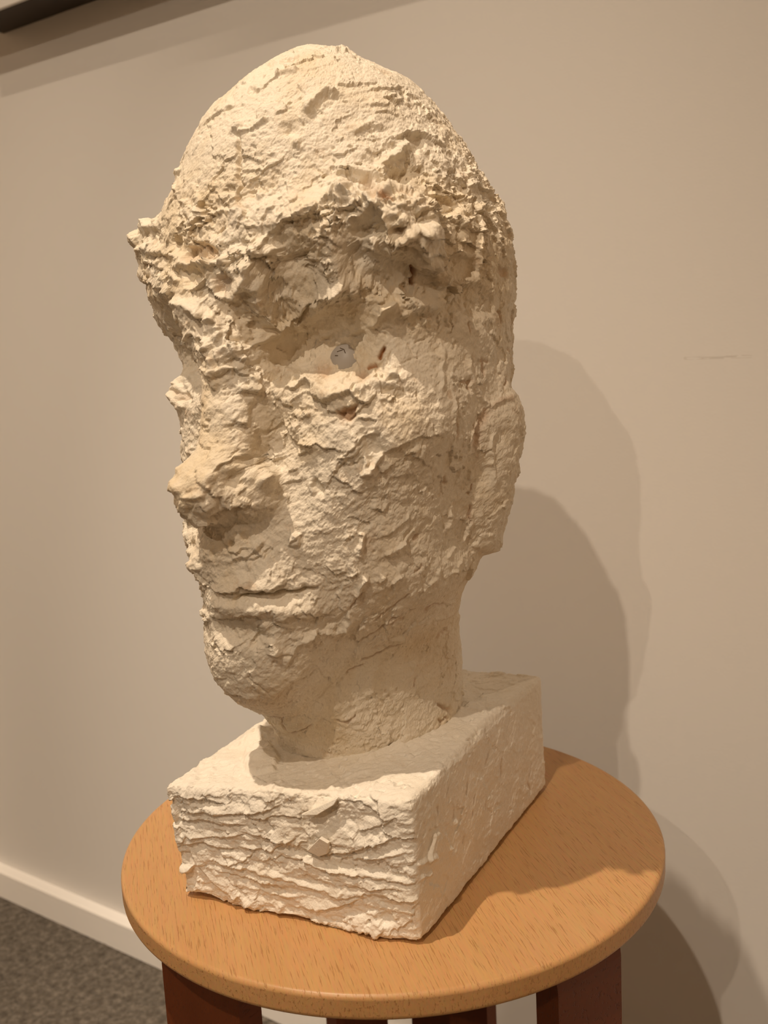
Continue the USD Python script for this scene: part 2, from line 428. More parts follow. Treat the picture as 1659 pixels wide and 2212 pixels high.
def head_surface(nth, nv):
    """Vertices (nv, nth, 3) of the smooth head in seat coordinates; the columns lie denser on the face side."""
    r, zb, zc, fr = head_base()
    ny, nx = r.shape
    k = np.linspace(0, 1, nth + 1)[:-1]
    # angle density: about 0.75 of the columns on -100..+115 degrees
    tt = np.linspace(-np.pi, np.pi, 2001)
    dens = 0.28 + 1.0 / (1 + np.exp(-(tt + 1.75) * 6)) * 1.0 / (1 + np.exp((tt - 2.0) * 6))
    cum = np.concatenate([[0], np.cumsum((dens[1:] + dens[:-1]) / 2)])
    th = np.interp(k, cum / cum[-1], tt)
    v = np.linspace(0, 1, nv)
    Tt, V = np.meshgrid(th, v)
    ii = V * (ny - 1)
    jj = (Tt + np.pi) / (2 * np.pi) * nx
    pad = np.concatenate([r[:, -4:], r, r[:, :4]], 1)
    R = map_coordinates(pad, [ii, jj + 4], order=3, mode="nearest")
    Zz = np.where(V < fr, zb + (zc - zb) * V / fr, zc)
    Ee = np.where(V < fr, 0, (V - fr) / (1 - fr) * np.pi / 2)
    F, S, Z = R * np.cos(Ee) * np.cos(Tt), R * np.cos(Ee) * np.sin(Tt), Zz + R * np.sin(Ee)
    P = HO + F[..., None] * FWD + S[..., None] * SDE + Z[..., None] * UP
    x = (P - HO) @ LAT
    P = P + (np.interp(P[..., 2], ZK, WA) + np.interp(P[..., 2], ZK, WB) * x)[..., None] * LAT
    return P


def grid_faces(nv, nth, closed=True):
    i = np.arange(nv * nth).reshape(nv, nth)
    j = np.roll(i, -1, 1) if closed else i[:, 1:]
    i = i if closed else i[:, :-1]
    return np.stack([i[:-1], j[:-1], j[1:], i[1:]], -1).reshape(-1, 4)


def tri(q):
    return np.vstack([q[:, [0, 1, 2]], q[:, [0, 2, 3]]])


def dabs(P, size, seed, tilt, lift, jag=0.35):
    """Knife dabs: each Voronoi cell of the warped surface is a small tilted facet with a torn edge."""
    rng = np.random.default_rng(seed)
    lo, hi = P.min(0) - size, P.max(0) + size
    n = np.maximum(((hi - lo) / size).astype(int), 1)
    g = np.stack(np.meshgrid(*[np.arange(k) for k in n], indexing="ij"), -1).reshape(-1, 3)
    pts = lo + (g + rng.random(g.shape)) * size
    w = np.stack([fbm(P / size * 1.7, 3, seed + k * 7) for k in range(3)], -1) - 0.5
    w2 = np.stack([noise(P / size * 7, seed + k * 5 + 90) for k in range(3)], -1) - 0.5
    Q = P + w * size * jag * 2 + w2 * size * jag * 0.5
    _, c = cKDTree(pts).query(Q)
    a = rng.normal(size=(len(pts), 3)) * tilt
    h = rng.normal(size=len(pts)) * lift
    return np.einsum("ij,ij->i", P - pts[c], a[c]) + h[c]


def ridged(P, seed, octaves=3):
    s = 0
    for o in range(octaves):
        s = s + (1 - np.abs(noise(P * 2 ** o, seed + o) * 2 - 1)) ** 2 * 0.5 ** o
    return s / (2 - 0.5 ** (octaves - 1))


def terrace(x, n, sharp=6):
    y = x * n
    k = np.floor(y)
    t = y - k
    return (k + 1 / (1 + np.exp(-(t - 0.5) * 2 * sharp))) / n


def blob(a, b, ca, cb, ra, rb2):
    return np.exp(-(((a - ca) / ra) ** 2 + ((b - cb) / rb2) ** 2))


def rough_plaster(P, rough, seed):
    """Relief of torn plaster in metres; rough 0 (smoothed) to 1 (torn)."""
    fine = (fbm(P * 420, 3, seed) - 0.5) * 0.0010 + (noise(P * 1500, seed + 3) - 0.5) * 0.00030
    mid = (fbm(P * 75, 3, seed + 11) - 0.5) * 0.0055
    patch = np.clip((fbm(P * 48, 3, seed + 70) - 0.47) * 7 + 0.25, 0, 1)       # torn in patches, pressed smooth between them
    w = np.stack([fbm(P * 120, 2, seed + 20 + k) for k in range(3)], -1) - 0.5
    ter = terrace(fbm(P * 55 + w * 1.5, 3, seed + 31), 6) - 0.5
    rid = ridged(P * 80 + w * 1.2, seed + 41) - 0.45
    d1 = dabs(P, 0.022, seed + 1, 0.11, 0.0006)
    d2 = dabs(P, 0.010, seed + 2, 0.15, 0.0005)
    d3 = dabs(P, 0.0045, seed + 3, 0.18, 0.00025)
    t = rough * patch
    h = fine * (1.25 + 0.4 * t) + mid * (0.3 + 0.45 * rough)
    h += d1 * (0.16 + 0.70 * rough) + d2 * (0.04 + 0.40 * rough + 0.55 * t) + d3 * (0.04 + 0.8 * t)
    h += ter * 0.011 * (0.02 + 0.35 * rough + 0.45 * t) + rid * 0.0050 * rough * t
    pits = np.clip(noise(P * 330, seed + 60) - 0.80, 0, 1) * (noise(P * 60, seed + 61) > 0.52)
    return h - pits * 0.006


# <strokes>
STROKES = [
    ("R", 4.16, 2.1, 0, [-180,4210,-140,4262,-97,4313,-60,4326,-13,4316]),
    ("R", -0.65, 2, 0, [-139,4177,-86,4229,-34,4272]),
    ("R", -2.6, 0.7, 0, [-509,4147,-515,4082,-520,4008,-518,3941,-510,3882,-522,3800,-522,3767]),
    ("L", 1.43, 12, 0, [-510,3882,-523,3949,-518,4024,-513,4090,-505,4139]),
    ("B", 3.25, 2.6, 0, [-518,4179]),
    ("R", 1.82, 0.8, 0, [-503,4147,-490,4163,-451,4162,-390,4193,-356,4200]),
    ("B", -2.86, 2.4, 0, [-277,4560]),
    ("B", -2.86, 2.2, 0, [-228,4552]),
    ("B", -1.82, 3.2, 0, [-371,4538]),
    ("B", -3.12, 3.4, 0, [-253,4141]),
    ("B", 3.12, 2.2, 0, [-221,4068]),
    ("B", 3.12, 2.2, 0, [-415,3832]),
    ("B", -2.34, 1.6, 0, [-449,3840]),
    ("P", -1.82, 1, 0, [-713,3773,-664,3764,-682,3739,-708,3747]),
    ("R", 2.6, 1.4, 0, [-322,4446,-267,4465,-208,4482]),
    ("R", 1.56, 1, 0, [-531,4421,-514,4455,-476,4442]),
    ("P", -1.56, 1, 0, [-458,4400,-413,4378,-423,4348,-465,4364]),
    ("L", 1.56, 6, 0, [-471,3890,-425,3923,-366,3956,-308,3980,-279,4012]),
    ("L", 1.82, 6, 0, [-392,3662,-390,3698,-366,3750,-317,3759]),
    ("L", 1.56, 7, 0, [-732,4247,-664,4288,-545,4312]),
    ("L", 1.3, 5, 0, [-313,4214,-263,4236,-240,4297]),
    ("L", 3.64, 9, 0, [-350,3634,-300,3690,-240,3690,-153,3709,-87,3719,-34,3747,21,3731]),
    ("B", -7.15, 13, 0, [-279,3527]),
    ("B", 3.9, 5, 0, [-403,3537]),
    ("B", 1.95, 4, 0, [-416,3567]),
    ("R", 2.08, 1.6, 0, [-145,3644,-134,3567,-158,3478,-218,3468]),
    ("P", -6.5, 2, 0.2, [-830,3557,-801,3616,-740,3615,-659,3596,-627,3557,-706,3537,-772,3537]),
    ("B", -4.55, 3.2, 0, [-884,3653]),
    ("R", 3.9, 2.2, 0, [-876,3498,-835,3547,-773,3547,-696,3508]),
    ("P", -3.25, 1.5, 0, [-832,3488,-767,3508,-720,3468,-737,3419,-803,3389]),
    ("R", 3.9, 2.4, 0, [-691,3518,-627,3508,-575,3527]),
    ("R", 3.9, 2.2, 0, [-624,3350,-576,3360,-519,3419,-493,3468,-472,3518]),
    ("R", 3.38, 2, 0, [-929,3360,-848,3330,-769,3301,-727,3271]),
    ("P", -4.55, 2, 0.25, [-667,3458,-613,3468,-586,3419,-613,3360,-666,3370]),
    ("B", 3.9, 3, 0, [-1229,3740]),
    ("B", 3.9, 2.6, 0, [-1113,3798]),
    ("R", 3.25, 2.5, 0, [-1204,3774,-1119,3782,-1009,3776]),
    ("R", 2.6, 2, 0, [-1238,3701,-1120,3675,-992,3635,-885,3577,-825,3567]),
    ("L", 3.25, 5, 0, [-1183,3617,-1086,3577,-976,3527]),
    ("L", 3.25, 5, 0, [-1182,3498,-1026,3439,-923,3389]),
    ("R", 2.6, 1.6, 0, [-970,3468,-905,3488,-873,3439]),
    ("L", 1.95, 5, 0, [-927,3985,-882,3914,-907,3897]),
    ("R", 2.08, 1.5, 0, [-851,3857,-814,3841]),
    ("B", 2.34, 1.8, 0, [-901,4051]),
    ("R", 1.95, 1.2, 0, [-766,3799,-649,3773,-527,3758]),
    ("L", 1.56, 8, 0, [-834,3635,-770,3634,-687,3633,-659,3615]),
    ("R", 3.64, 2.0, 0, [-66,3933,10,3916,86,3899,145,3875,183,3881,174,3943,220,3973,284,4025,348,4075]),
    ("P", -5.2, 2, 0, [227,3917,262,3932,310,3930,323,3890,299,3846,247,3843,224,3872]),
    ("P", -4.55, 2, 0.2, [67,3848,119,3869,169,3805,156,3756,108,3779]),
    ("R", -3.9, 1.2, 0.7, [173,3775,198,3750,225,3751]),
    ("L", 2.86, 6, 0, [-106,3753,-36,3772,34,3758,109,3744,144,3728,118,3677]),
    ("P", -5.85, 3, 0, [69,3666,130,3717,169,3689,179,3577,124,3567,34,3587,7,3616]),
    ("R", 3.38, 1.6, 0, [172,3679,189,3617,199,3547]),
    ("P", -5.2, 1.5, 0.2, [220,3596,276,3607,281,3577,239,3557]),
    ("B", 2.6, 3.6, 0, [288,3567]),
    ("B", 2.6, 3.2, 0, [106,3527]),
    ("R", 3.12, 1.5, 0, [115,3498,137,3547,98,3567]),
    ("R", 2.86, 1.6, 0, [201,3478,224,3537,267,3557,313,3596]),
    ("L", 3.38, 4.5, 0, [356,3671,394,3690,474,3680]),
    ("L", 3.38, 4.5, 0, [345,3587,390,3577,438,3577]),
    ("L", 3.38, 4.5, 0, [329,3557,373,3527,419,3518,471,3478]),
    ("L", 3.38, 4.5, 0, [480,3498,521,3527,565,3527]),
    ("L", 3.38, 4.5, 0, [539,3577,608,3557,658,3537]),
    ("L", 3.38, 4.5, 0, [582,3638,639,3613,703,3629]),
    ("L", 3.38, 4.5, 0, [552,3905,605,3857,675,3877]),
    ("L", 3.38, 4.5, 0, [665,3885,725,3859,785,3871]),
    ("L", 3.38, 4.5, 0, [413,3848,466,3830,518,3805,573,3781]),
    ("L", 3.38, 4.5, 0, [476,3687,529,3654,568,3630]),
    ("L", 3.38, 4.5, 0, [746,3798,787,3744,843,3727]),
    ("L", 3.38, 4.5, 0, [830,3698,875,3651,885,3613]),
    ("P", -4.16, 1.5, 0, [443,3791,498,3790,546,3750,513,3703,423,3696]),
    ("P", -3.38, 1.5, 0, [344,3681,380,3691,388,3639,355,3607,342,3628]),
    ("L", 2.86, 7, 0, [252,4080,291,4101,342,4113,376,4111,419,4093,463,4076,514,4050]),
    ("P", -3.12, 2, 0, [322,4099,376,4111,402,4065,370,4013,325,4031]),
    ("P", -3.12, 2, 0, [483,3478,542,3498,633,3488,642,3419,591,3370,510,3379,476,3419]),
    ("R", 2.08, 1.0, 0, [653,3508,651,3379]),
    ("L", 2.6, 4, 0, [504,3379,551,3360,585,3350]),
    ("P", -2.86, 2, 0, [579,3330,655,3360,722,3320,756,3251,746,3202,580,3202]),
    ("B", 3.38, 4, 0, [419,3468]),
    ("B", 3.12, 3.2, 0, [441,3389]),
    ("R", 3.9, 2, 0, [344,3527,395,3498,440,3488,478,3439,453,3370]),
    ("R", -2.6, 0.6, 0.9, [315,3439,309,3389,304,3360]),
    ("R", 3.9, 1.6, 0, [-92,3350,-48,3389,-24,3419]),
    ("R", 3.38, 1.6, 0, [130,3251,182,3271,219,3281]),
    ("R", 3.38, 1.6, 0, [237,3340,256,3281]),
    ("R", 3.38, 1.6, 0, [379,3232,430,3271,443,3281]),
    ("L", 1.69, 6, 0, [143,4335,209,4351,251,4347,314,4388]),
    ("L", 1.56, 6, 0, [-18,4368,21,4365,72,4369]),
    ("B", -2.08, 3.4, 0, [143,4132]),
    ("R", 1.95, 2, 0, [197,4137,152,4162,103,4134,41,4122]),
    ("L", 1.82, 5, 0, [235,4306,280,4280,338,4311]),
    ("R", 2.6, 1.6, 0, [-30,4605,5,4632,39,4617]),
    ("P", -2.6, 1.2, 0.3, [789,3458,849,3448,849,3399,795,3409]),
    ("L", 1.3, 4, 0, [162,4207,216,4219,266,4208]),
    ("L", 1.3, 4, 0, [141,4254,187,4243,241,4262]),
    ("L", 1.3, 4, 0, [95,4017,162,3999,214,4028]),
    ("L", 1.3, 4, 0, [-52,4006,9,3996,61,4026]),
    ("L", 6.16, 12, 0, [-489,3103,-435,3123,-408,3123,-381,3133,-376,3172,-334,3232,-266,3271,-184,3310]),
    ("R", 3.36, 1.8, 0, [83,3192,105,3172,128,3202,131,3241]),
    ("R", 3.36, 1.8, 0, [131,3241,169,3251,220,3271]),
    ("R", 2.91, 1.5, 0, [238,3232,268,3212]),
    ("R", 2.69, 1.4, 0, [343,3182,368,3192]),
    ("P", 2.02, 1, 0, [-111,3133,-37,3133,-45,3103,-77,3084,-103,3093]),
    ("P", -2.46, 1, 0, [-40,3123,52,3143,36,3103,-13,3103]),
    ("P", -2.02, 1, 0, [-203,3113,-93,3133,-103,3113,-196,3093]),
    ("R", -2.69, 1, 1, [158,3074,144,3044,122,3015]),
    ("R", -2.24, 1, 0.9, [65,2975,115,2985]),
    ("B", -1.68, 3, 0.5, [34,2945]),
    ("B", -1.12, 4, 0.4, [-160,2975]),
    ("R", 3.58, 3, 0, [-441,2985,-384,2995,-306,2955,-237,2926,-176,2886,-114,2837,-47,2847,14,2867,90,2896,136,2896,201,2916]),
    ("L", 2.91, 6, 0, [-361,2896,-283,2876,-230,2906,-200,2847,-151,2807,-107,2817,-47,2837,-9,2847,16,2807,63,2817,94,2837]),
    ("P", -4.48, 1.5, 0.6, [-90,2778,-45,2788,10,2788,-3,2748,-31,2719,-72,2738]),
    ("R", -1.01, 0.45, 0, [111,3153,188,3123]),
    ("R", -1.01, 0.45, 0, [139,3162,216,3153]),
    ("R", -1.01, 0.45, 0, [227,2985,281,2995,336,3015]),
    ("R", -1.01, 0.45, 0, [142,2906,211,2906]),
    ("R", -1.01, 0.45, 0, [150,2827,250,2827]),
    ("R", -1.01, 0.45, 0, [211,2936,250,2827]),
    ("R", -1.01, 0.45, 0, [299,2847,327,2788]),
    ("R", -1.01, 0.45, 0, [128,2807,165,2748]),
    ("R", -1.01, 0.45, 0, [300,3074,361,3093]),
    ("R", -1.01, 0.45, 0, [244,3103,313,3024]),
    ("R", -1.01, 0.45, 0, [171,3005,189,3044]),
    ("P", 1.57, 0.8, 0, [166,2965,201,2945,208,2916,168,2926]),
    ("P", 1.34, 0.8, 0, [144,2896,205,2896,224,2867,169,2876]),
    ("P", -3.92, 3, 0, [-381,3113,-290,3113,-313,3044,-394,3015,-408,3084]),
    ("R", -2.02, 3, 0, [-498,2857,-505,2788,-508,2689,-481,2610,-481,2531]),
    ("L", 2.24, 9, 0, [-365,2738,-327,2650,-284,2610,-211,2610,-107,2590,-54,2590]),
    ("L", 2.46, 5, 0, [-703,2511,-660,2541,-606,2561,-573,2581,-530,2571,-530,2571]),
    ("R", 3.36, 3.4, 0, [-662,2511,-589,2521,-538,2482,-490,2482,-456,2442]),
    ("B", 3.36, 3, 0, [-456,2442]),
    ("B", 2.91, 3, 0, [-516,2551]),
    ("R", 2.24, 1.4, 0, [-512,2452,-475,2433,-448,2452]),
    ("B", -3.92, 5, 0, [-626,2482]),
    ("L", 2.91, 6, 0, [-890,2344,-973,2166,-802,2255,-723,2304,-617,2344,-530,2324]),
    ("R", 1.79, 1.4, 0, [-856,2403,-799,2403,-752,2413]),
    ("L", 1.79, 5, 0, [-778,2364,-749,2334,-698,2364]),
    ("R", 2.24, 2, 0, [-725,2433,-743,2472,-708,2502]),
    ("L", 1.79, 4, 0, [-438,2511,-368,2541]),
    ("L", 1.79, 4, 0, [-287,2561,-243,2581,-227,2561]),
    ("L", 1.79, 4, 0, [-345,2472,-302,2492]),
    ("L", 1.79, 4, 0, [-119,2472,-88,2511,-51,2541]),
    ("L", 1.79, 4, 0, [-439,2600,-399,2521]),
    ("L", 1.79, 4, 0, [-378,2423,-279,2442]),
    ("P", -2.91, 1.5, 0, [-240,2433,-211,2442,-172,2383,-186,2344,-227,2354]),
    ("R", 2.02, 1.4, 0, [-247,2433,-218,2364,-172,2344]),
    ("P", 2.02, 1, 0, [-358,2186,-299,2156,-316,2107,-371,2117]),
    ("R", 3.36, 4, 0, [-943,2147,-949,2038,-887,2028,-869,1959]),
    ("L", 1.57, 8, 0, [-756,2028,-762,2117,-802,2186]),
    ("L", 1.79, 6, 0, [-675,2048,-618,2068,-565,2048,-497,2087]),
    ("R", 1.57, 1.2, 0, [-491,2147,-530,2117,-542,2097]),
    ("B", 4.48, 5, 0, [-1016,2867]),
    ("R", 3.36, 3, 0, [-1014,2896,-989,2936,-905,2955]),
    ("P", -3.36, 1.5, 0.2, [-1014,2867,-953,2876,-920,2837,-993,2817]),
    ("B", 2.8, 3, 0, [-1023,2827]),
    ("R", 2.24, 2, 0, [-968,2807,-1023,2768]),
    ("L", 2.46, 6, 0, [-774,3015,-726,2955,-686,2896]),
    ("R", 2.24, 1.6, 0, [-690,2985,-638,3005,-595,2985]),
    ("R", 2.24, 1.4, 0, [-697,3064,-686,3015,-712,2955]),
    ("L", 2.46, 5, 0, [-588,2886,-551,2886,-499,2876,-455,2906]),
    ("P", 2.24, 1.2, 0, [-499,2955,-455,2906,-499,2876,-526,2896]),
    ("L", 1.79, 5, 0, [-616,2758,-578,2728,-532,2728]),
    ("L", 1.57, 6, 0, [-637,2719,-591,2728,-547,2699,-529,2659]),
    ("R", 1.57, 1.6, 0, [-869,2521,-946,2551,-901,2590]),
    ("B", 2.69, 2.6, 0, [-897,2442]),
    ("R", 2.69, 2, 0, [-709,3271,-668,3232,-657,3172,-686,3133]),
    ("R", 2.69, 2, 0, [-766,3291,-715,3261,-667,3261]),
    ("L", 2.24, 5, 0, [-1100,3291,-1044,3251,-974,3192]),
    ("R", 2.02, 1.6, 0, [-779,3212,-751,3162,-712,3133,-695,3093]),
    ("L", 3.36, 8, 0, [-807,1890,-730,1880,-670,1880,-617,1920,-558,1900,-494,1890,-436,1920,-388,1939]),
    ("R", -5.04, 1.1, 0, [-678,1851,-637,1870,-522,1880,-401,1880,-246,1890]),
    ("R", -2.24, 3, 0, [-729,1831,-594,1851,-391,1851,-284,1851]),
    ("R", 2.91, 4.5, 0, [-796,1791,-652,1821,-566,1821,-482,1801,-427,1791,-343,1791,-236,1762]),
    ("R", -5.04, 7, 0, [-813,1663,-704,1673,-606,1673,-534,1624]),
    ("R", 3.81, 3.0, 0, [-486,1634,-486,1555]),
    ("B", 2.46, 3, 0, [-522,1703]),
    ("L", 2.24, 4, 0, [-829,1732,-779,1722,-711,1742,-629,1772,-568,1772,-520,1791]),
    ("R", -0.9, 0.5, 0, [-637,1426,-583,1377,-544,1338]),
    ("L", 1.34, 7, 0, [-542,1259,-476,1338,-397,1377,-294,1407]),
    ("L", 2.02, 6, 0, [-427,1466,-401,1535,-360,1584,-283,1634,-256,1653]),
    ("R", 1.79, 1.4, 0, [-350,1604,-292,1634,-264,1663]),
    ("R", -1.34, 0.6, 0.3, [-558,1101,-500,1101,-513,1012,-489,943,-398,992,-342,1042]),
    ("R", -1.34, 0.6, 0.3, [-223,1052,-145,1022,-99,1071]),
    ("R", 2.69, 1.6, 0, [-135,1643,-96,1693,-88,1742]),
    ("R", 2.24, 1.4, 0, [-248,1653,-173,1624,-106,1653]),
    ("R", 1.79, 1.2, 0, [-66,1831,-12,1900,0,1939]),
    ("L", 1.34, 4, 0, [-191,2028,-151,1949,-77,1969]),
    ("R", 1.79, 1.2, 0, [-15,2137,-8,2087,-30,2038]),
    ("P", 1.57, 0.8, 0, [-370,2127,-322,2147,-298,2176,-343,2186]),
    ("L", 1.57, 5, 0, [-667,2048,-609,2058,-533,2097,-491,2147]),
    ("B", 1.79, 1.8, 0, [-581,2028]),
    ("R", 2.8, 3, 0, [-884,2018,-872,1959,-854,1910]),
    ("B", 2.24, 3, 0, [-861,1722]),
    ("L", 1.12, 5, 0, [-778,1328,-683,1298,-581,1288]),
    ("L", 1.79, 6, 0, [-453,1732,-401,1772,-332,1742,-246,1742]),
    ("L", 1.79, 4, 0, [104,2038,141,2068,205,2068]),
    ("L", 1.79, 4, 0, [110,1851,155,1900,190,1910]),
    ("L", 1.79, 4, 0, [74,1890,103,1930]),
    ("L", 1.79, 4, 0, [-58,1831,-12,1900,15,1939]),
    ("L", 1.79, 4, 0, [-77,1949,-37,1959]),
    ("P", 1.79, 0.8, 0, [129,1890,151,1910,199,1920,182,1880,137,1841]),
    ("P", 1.57, 0.8, 0, [103,2048,148,2068,209,2097,189,2038,127,2008]),
    ("R", -1.12, 0.6, 0.25, [-92,1762,-16,1851]),
    ("R", -1.12, 0.6, 0.25, [29,1673,126,1732,234,1811]),
    ("R", -1.12, 0.6, 0.25, [-78,1545,51,1614,179,1683]),
    ("R", -1.12, 0.6, 0.25, [-60,1397,68,1466,186,1496]),
    ("R", -1.12, 0.6, 0.25, [101,1624,264,1693]),
    ("R", -1.12, 0.6, 0.25, [-143,1328,-35,1377]),
    ("R", -1.12, 0.6, 0.25, [223,1170,246,1209]),
    ("R", -1.12, 0.6, 0.25, [255,1920,301,1949]),
    ("R", -1.12, 0.6, 0.25, [299,1663,358,1693,430,1653]),
    ("R", -1.12, 0.6, 0.25, [381,1417,477,1466]),
    ("R", 1.23, 1.0, 0, [286,1801,372,1860,389,1910]),
    ("R", 1.23, 1.0, 0, [406,1851,487,1870,517,1920]),
    ("R", 1.23, 1.0, 0, [244,1348,231,1269,193,1229]),
    ("R", 1.23, 1.0, 0, [330,1515,364,1584,476,1545]),
    ("R", 1.23, 1.0, 0, [442,1949,493,1999]),
    ("R", -2.69, 1.2, 0.3, [368,1012,401,963,447,914]),
    ("R", -1.79, 0.8, 0.3, [357,914,416,884]),
    ("R", -2.46, 2.2, 0.4, [692,2719,637,2650,615,2590,608,2521]),
    ("R", 1.79, 1.1, 0, [739,2600,701,2551,694,2472,712,2364,711,2285]),
    ("R", 1.57, 1.2, 0.3, [697,2719,766,2758,836,2758]),
    ("B", -2.69, 6, 0, [765,2561]),
    ("B", -1.79, 6, 0, [643,2364]),
    ("R", -1.68, 0.8, 0.35, [514,2709,509,2650,509,2590]),
    ("R", -1.68, 0.8, 0.35, [586,2886,580,2827]),
    ("R", -1.68, 0.8, 0.35, [652,2975,709,2965]),
    ("R", -1.68, 0.8, 0.35, [434,2393,440,2354]),
    ("R", -1.68, 0.8, 0.35, [595,2334,580,2294]),
    ("R", -1.68, 0.8, 0.35, [253,2077,282,2117]),
    ("R", -1.68, 0.8, 0.35, [813,2886,793,2827]),
    ("R", -1.68, 0.8, 0.35, [781,3232,805,3162]),
    ("R", -1.68, 0.8, 0.35, [598,3172,607,3123]),
    ("R", -1.68, 0.8, 0.35, [833,3034,868,2975]),
    ("R", -1.68, 0.8, 0.35, [559,2275,582,2265]),
    ("R", -1.68, 0.8, 0.35, [578,2206,569,2117]),
    ("R", -1.68, 0.8, 0.35, [543,2886,587,2857]),
    ("R", -1.68, 0.8, 0.35, [666,2965,672,2876]),
    ("R", 1.46, 1.0, 0, [440,3074,442,2985,430,2916,417,2807]),
    ("R", 1.46, 1.0, 0, [498,3123,482,3212]),
    ("R", 1.46, 1.0, 0, [603,3232,632,3123]),
    ("R", 1.46, 1.0, 0, [490,2807,485,2659]),
    ("R", 1.46, 1.0, 0, [620,2827,690,2738]),
    ("R", 1.46, 1.0, 0, [380,3015,436,2985]),
    ("R", 1.46, 1.0, 0, [358,2433,338,2364]),
    ("R", 1.46, 1.0, 0, [523,2442,501,2334]),
    ("R", 1.46, 1.0, 0, [600,2571,629,2482]),
    ("R", 1.46, 1.0, 0, [578,2403,591,2344]),
    ("R", 1.46, 1.0, 0, [443,2097,477,2245]),
    ("R", 1.46, 1.0, 0, [596,3044,583,2945,610,2847]),
    ("R", 1.46, 1.0, 0, [522,1979,573,2077,581,2186]),
    ("L", 1.79, 5, 0, [190,2590,263,2620,348,2620,426,2630]),
    ("L", 1.79, 5, 0, [-123,2452,-76,2423,-10,2373,13,2373]),
    ("L", 1.79, 5, 0, [-61,2561,-23,2590,13,2630,39,2659]),
    ("L", 1.79, 5, 0, [104,2561,156,2581,201,2600]),
    ("L", 1.79, 5, 0, [-89,2541,-25,2551,16,2590]),
    ("L", 1.79, 5, 0, [252,2571,304,2511,337,2571]),
    ("L", 1.79, 5, 0, [108,2462,164,2502]),
    ("L", 1.79, 5, 0, [50,2285,126,2255]),
    ("L", 1.79, 5, 0, [100,2137,164,2166,248,2225]),
    ("P", 2.91, 1, 0, [30,2551,51,2511,80,2502,55,2462,16,2462,25,2502]),
    ("B", 2.46, 4, 0, [31,2462]),
    ("R", 2.24, 1.4, 0, [69,2492,119,2561]),
    ("P", -1.79, 1.5, 0, [30,2650,102,2650,122,2571,64,2561,35,2600]),
    ("L", 1.57, 5, 0, [13,2748,55,2728,96,2719,88,2679,39,2659]),
    ("P", 1.57, 0.8, 0, [166,2965,211,2936,211,2906,153,2926]),
    ("R", 1.79, 1.2, 0, [-29,2156,1,2156,-21,2077]),
    ("R", 1.57, 1, 0, [-82,2147,-59,2156]),
    ("P", 1.34, 0.8, 0, [109,2058,173,2077,250,2147,261,2137,169,2048,118,2038]),
    ("L", 2.2, 9, 0, [-449,3518,-380,3634,-277,3690,-116,3736]),
    ("B", -5.5, 14, 0, [-256,3448]),
    ("B", -4.5, 11, 0, [53,3557]),
    ("B", -3, 11, 0, [221,3439]),
    ("R", 3.5, 5, 0, [-113,3727,-68,3537,-44,3409]),
    ("R", 4.0, 4.5, 0, [-391,3182,-243,3251,-117,3330,-32,3389,92,3350,200,3241,384,3261]),
    ("R", 5, 5, 0, [-462,3439,-462,3310,-411,3212]),
    ("R", 4, 4, 0, [330,3478,426,3419,437,3281]),
    ("B", -2.6, 8.5, 0, [-60,3005]),
    ("B", -4.5, 11, 0, [-285,3054]),
    ("B", -2.5, 15, 0, [-29,3113]),
    ("B", -3.2, 11, 0, [-577,2097]),
    ("B", -2.5, 10, 0, [-654,1999]),
    ("B", -2.5, 10, 0, [27,3488]),
    ("R", 3.0, 4, 0, [270,3310,384,3261,449,3301]),
]
# </strokes>
# each stroke: kind (R ridge or groove, L ledge raised on its left, P plate or hollow, B blob), height mm, width mm, ochre stain, points across and up in 0.1 mm


def seg_dist(x, y, pts):
    """Distance to a polyline, the signed side (left positive) and how far along (0..1)."""
    best = np.full(len(x), 1e9); side = np.zeros(len(x)); along = np.zeros(len(x))
    ln = np.hypot(*np.diff(pts, axis=0).T); tot = max(ln.sum(), 1e-9); acc = 0
    for (ax, ay), (bx, by), L in zip(pts[:-1], pts[1:], ln):
        L = max(L, 1e-9)
        ux, uy = (bx - ax) / L, (by - ay) / L
        t = np.clip((x - ax) * ux + (y - ay) * uy, 0, L)
        dx, dy = x - ax - t * ux, y - ay - t * uy
        d = np.hypot(dx, dy)
        m = d < best
        best[m] = d[m]; side[m] = np.sign(ux * dy - uy * dx)[m]; along[m] = ((acc + t) / tot)[m]
        acc += L
    return best, side, along


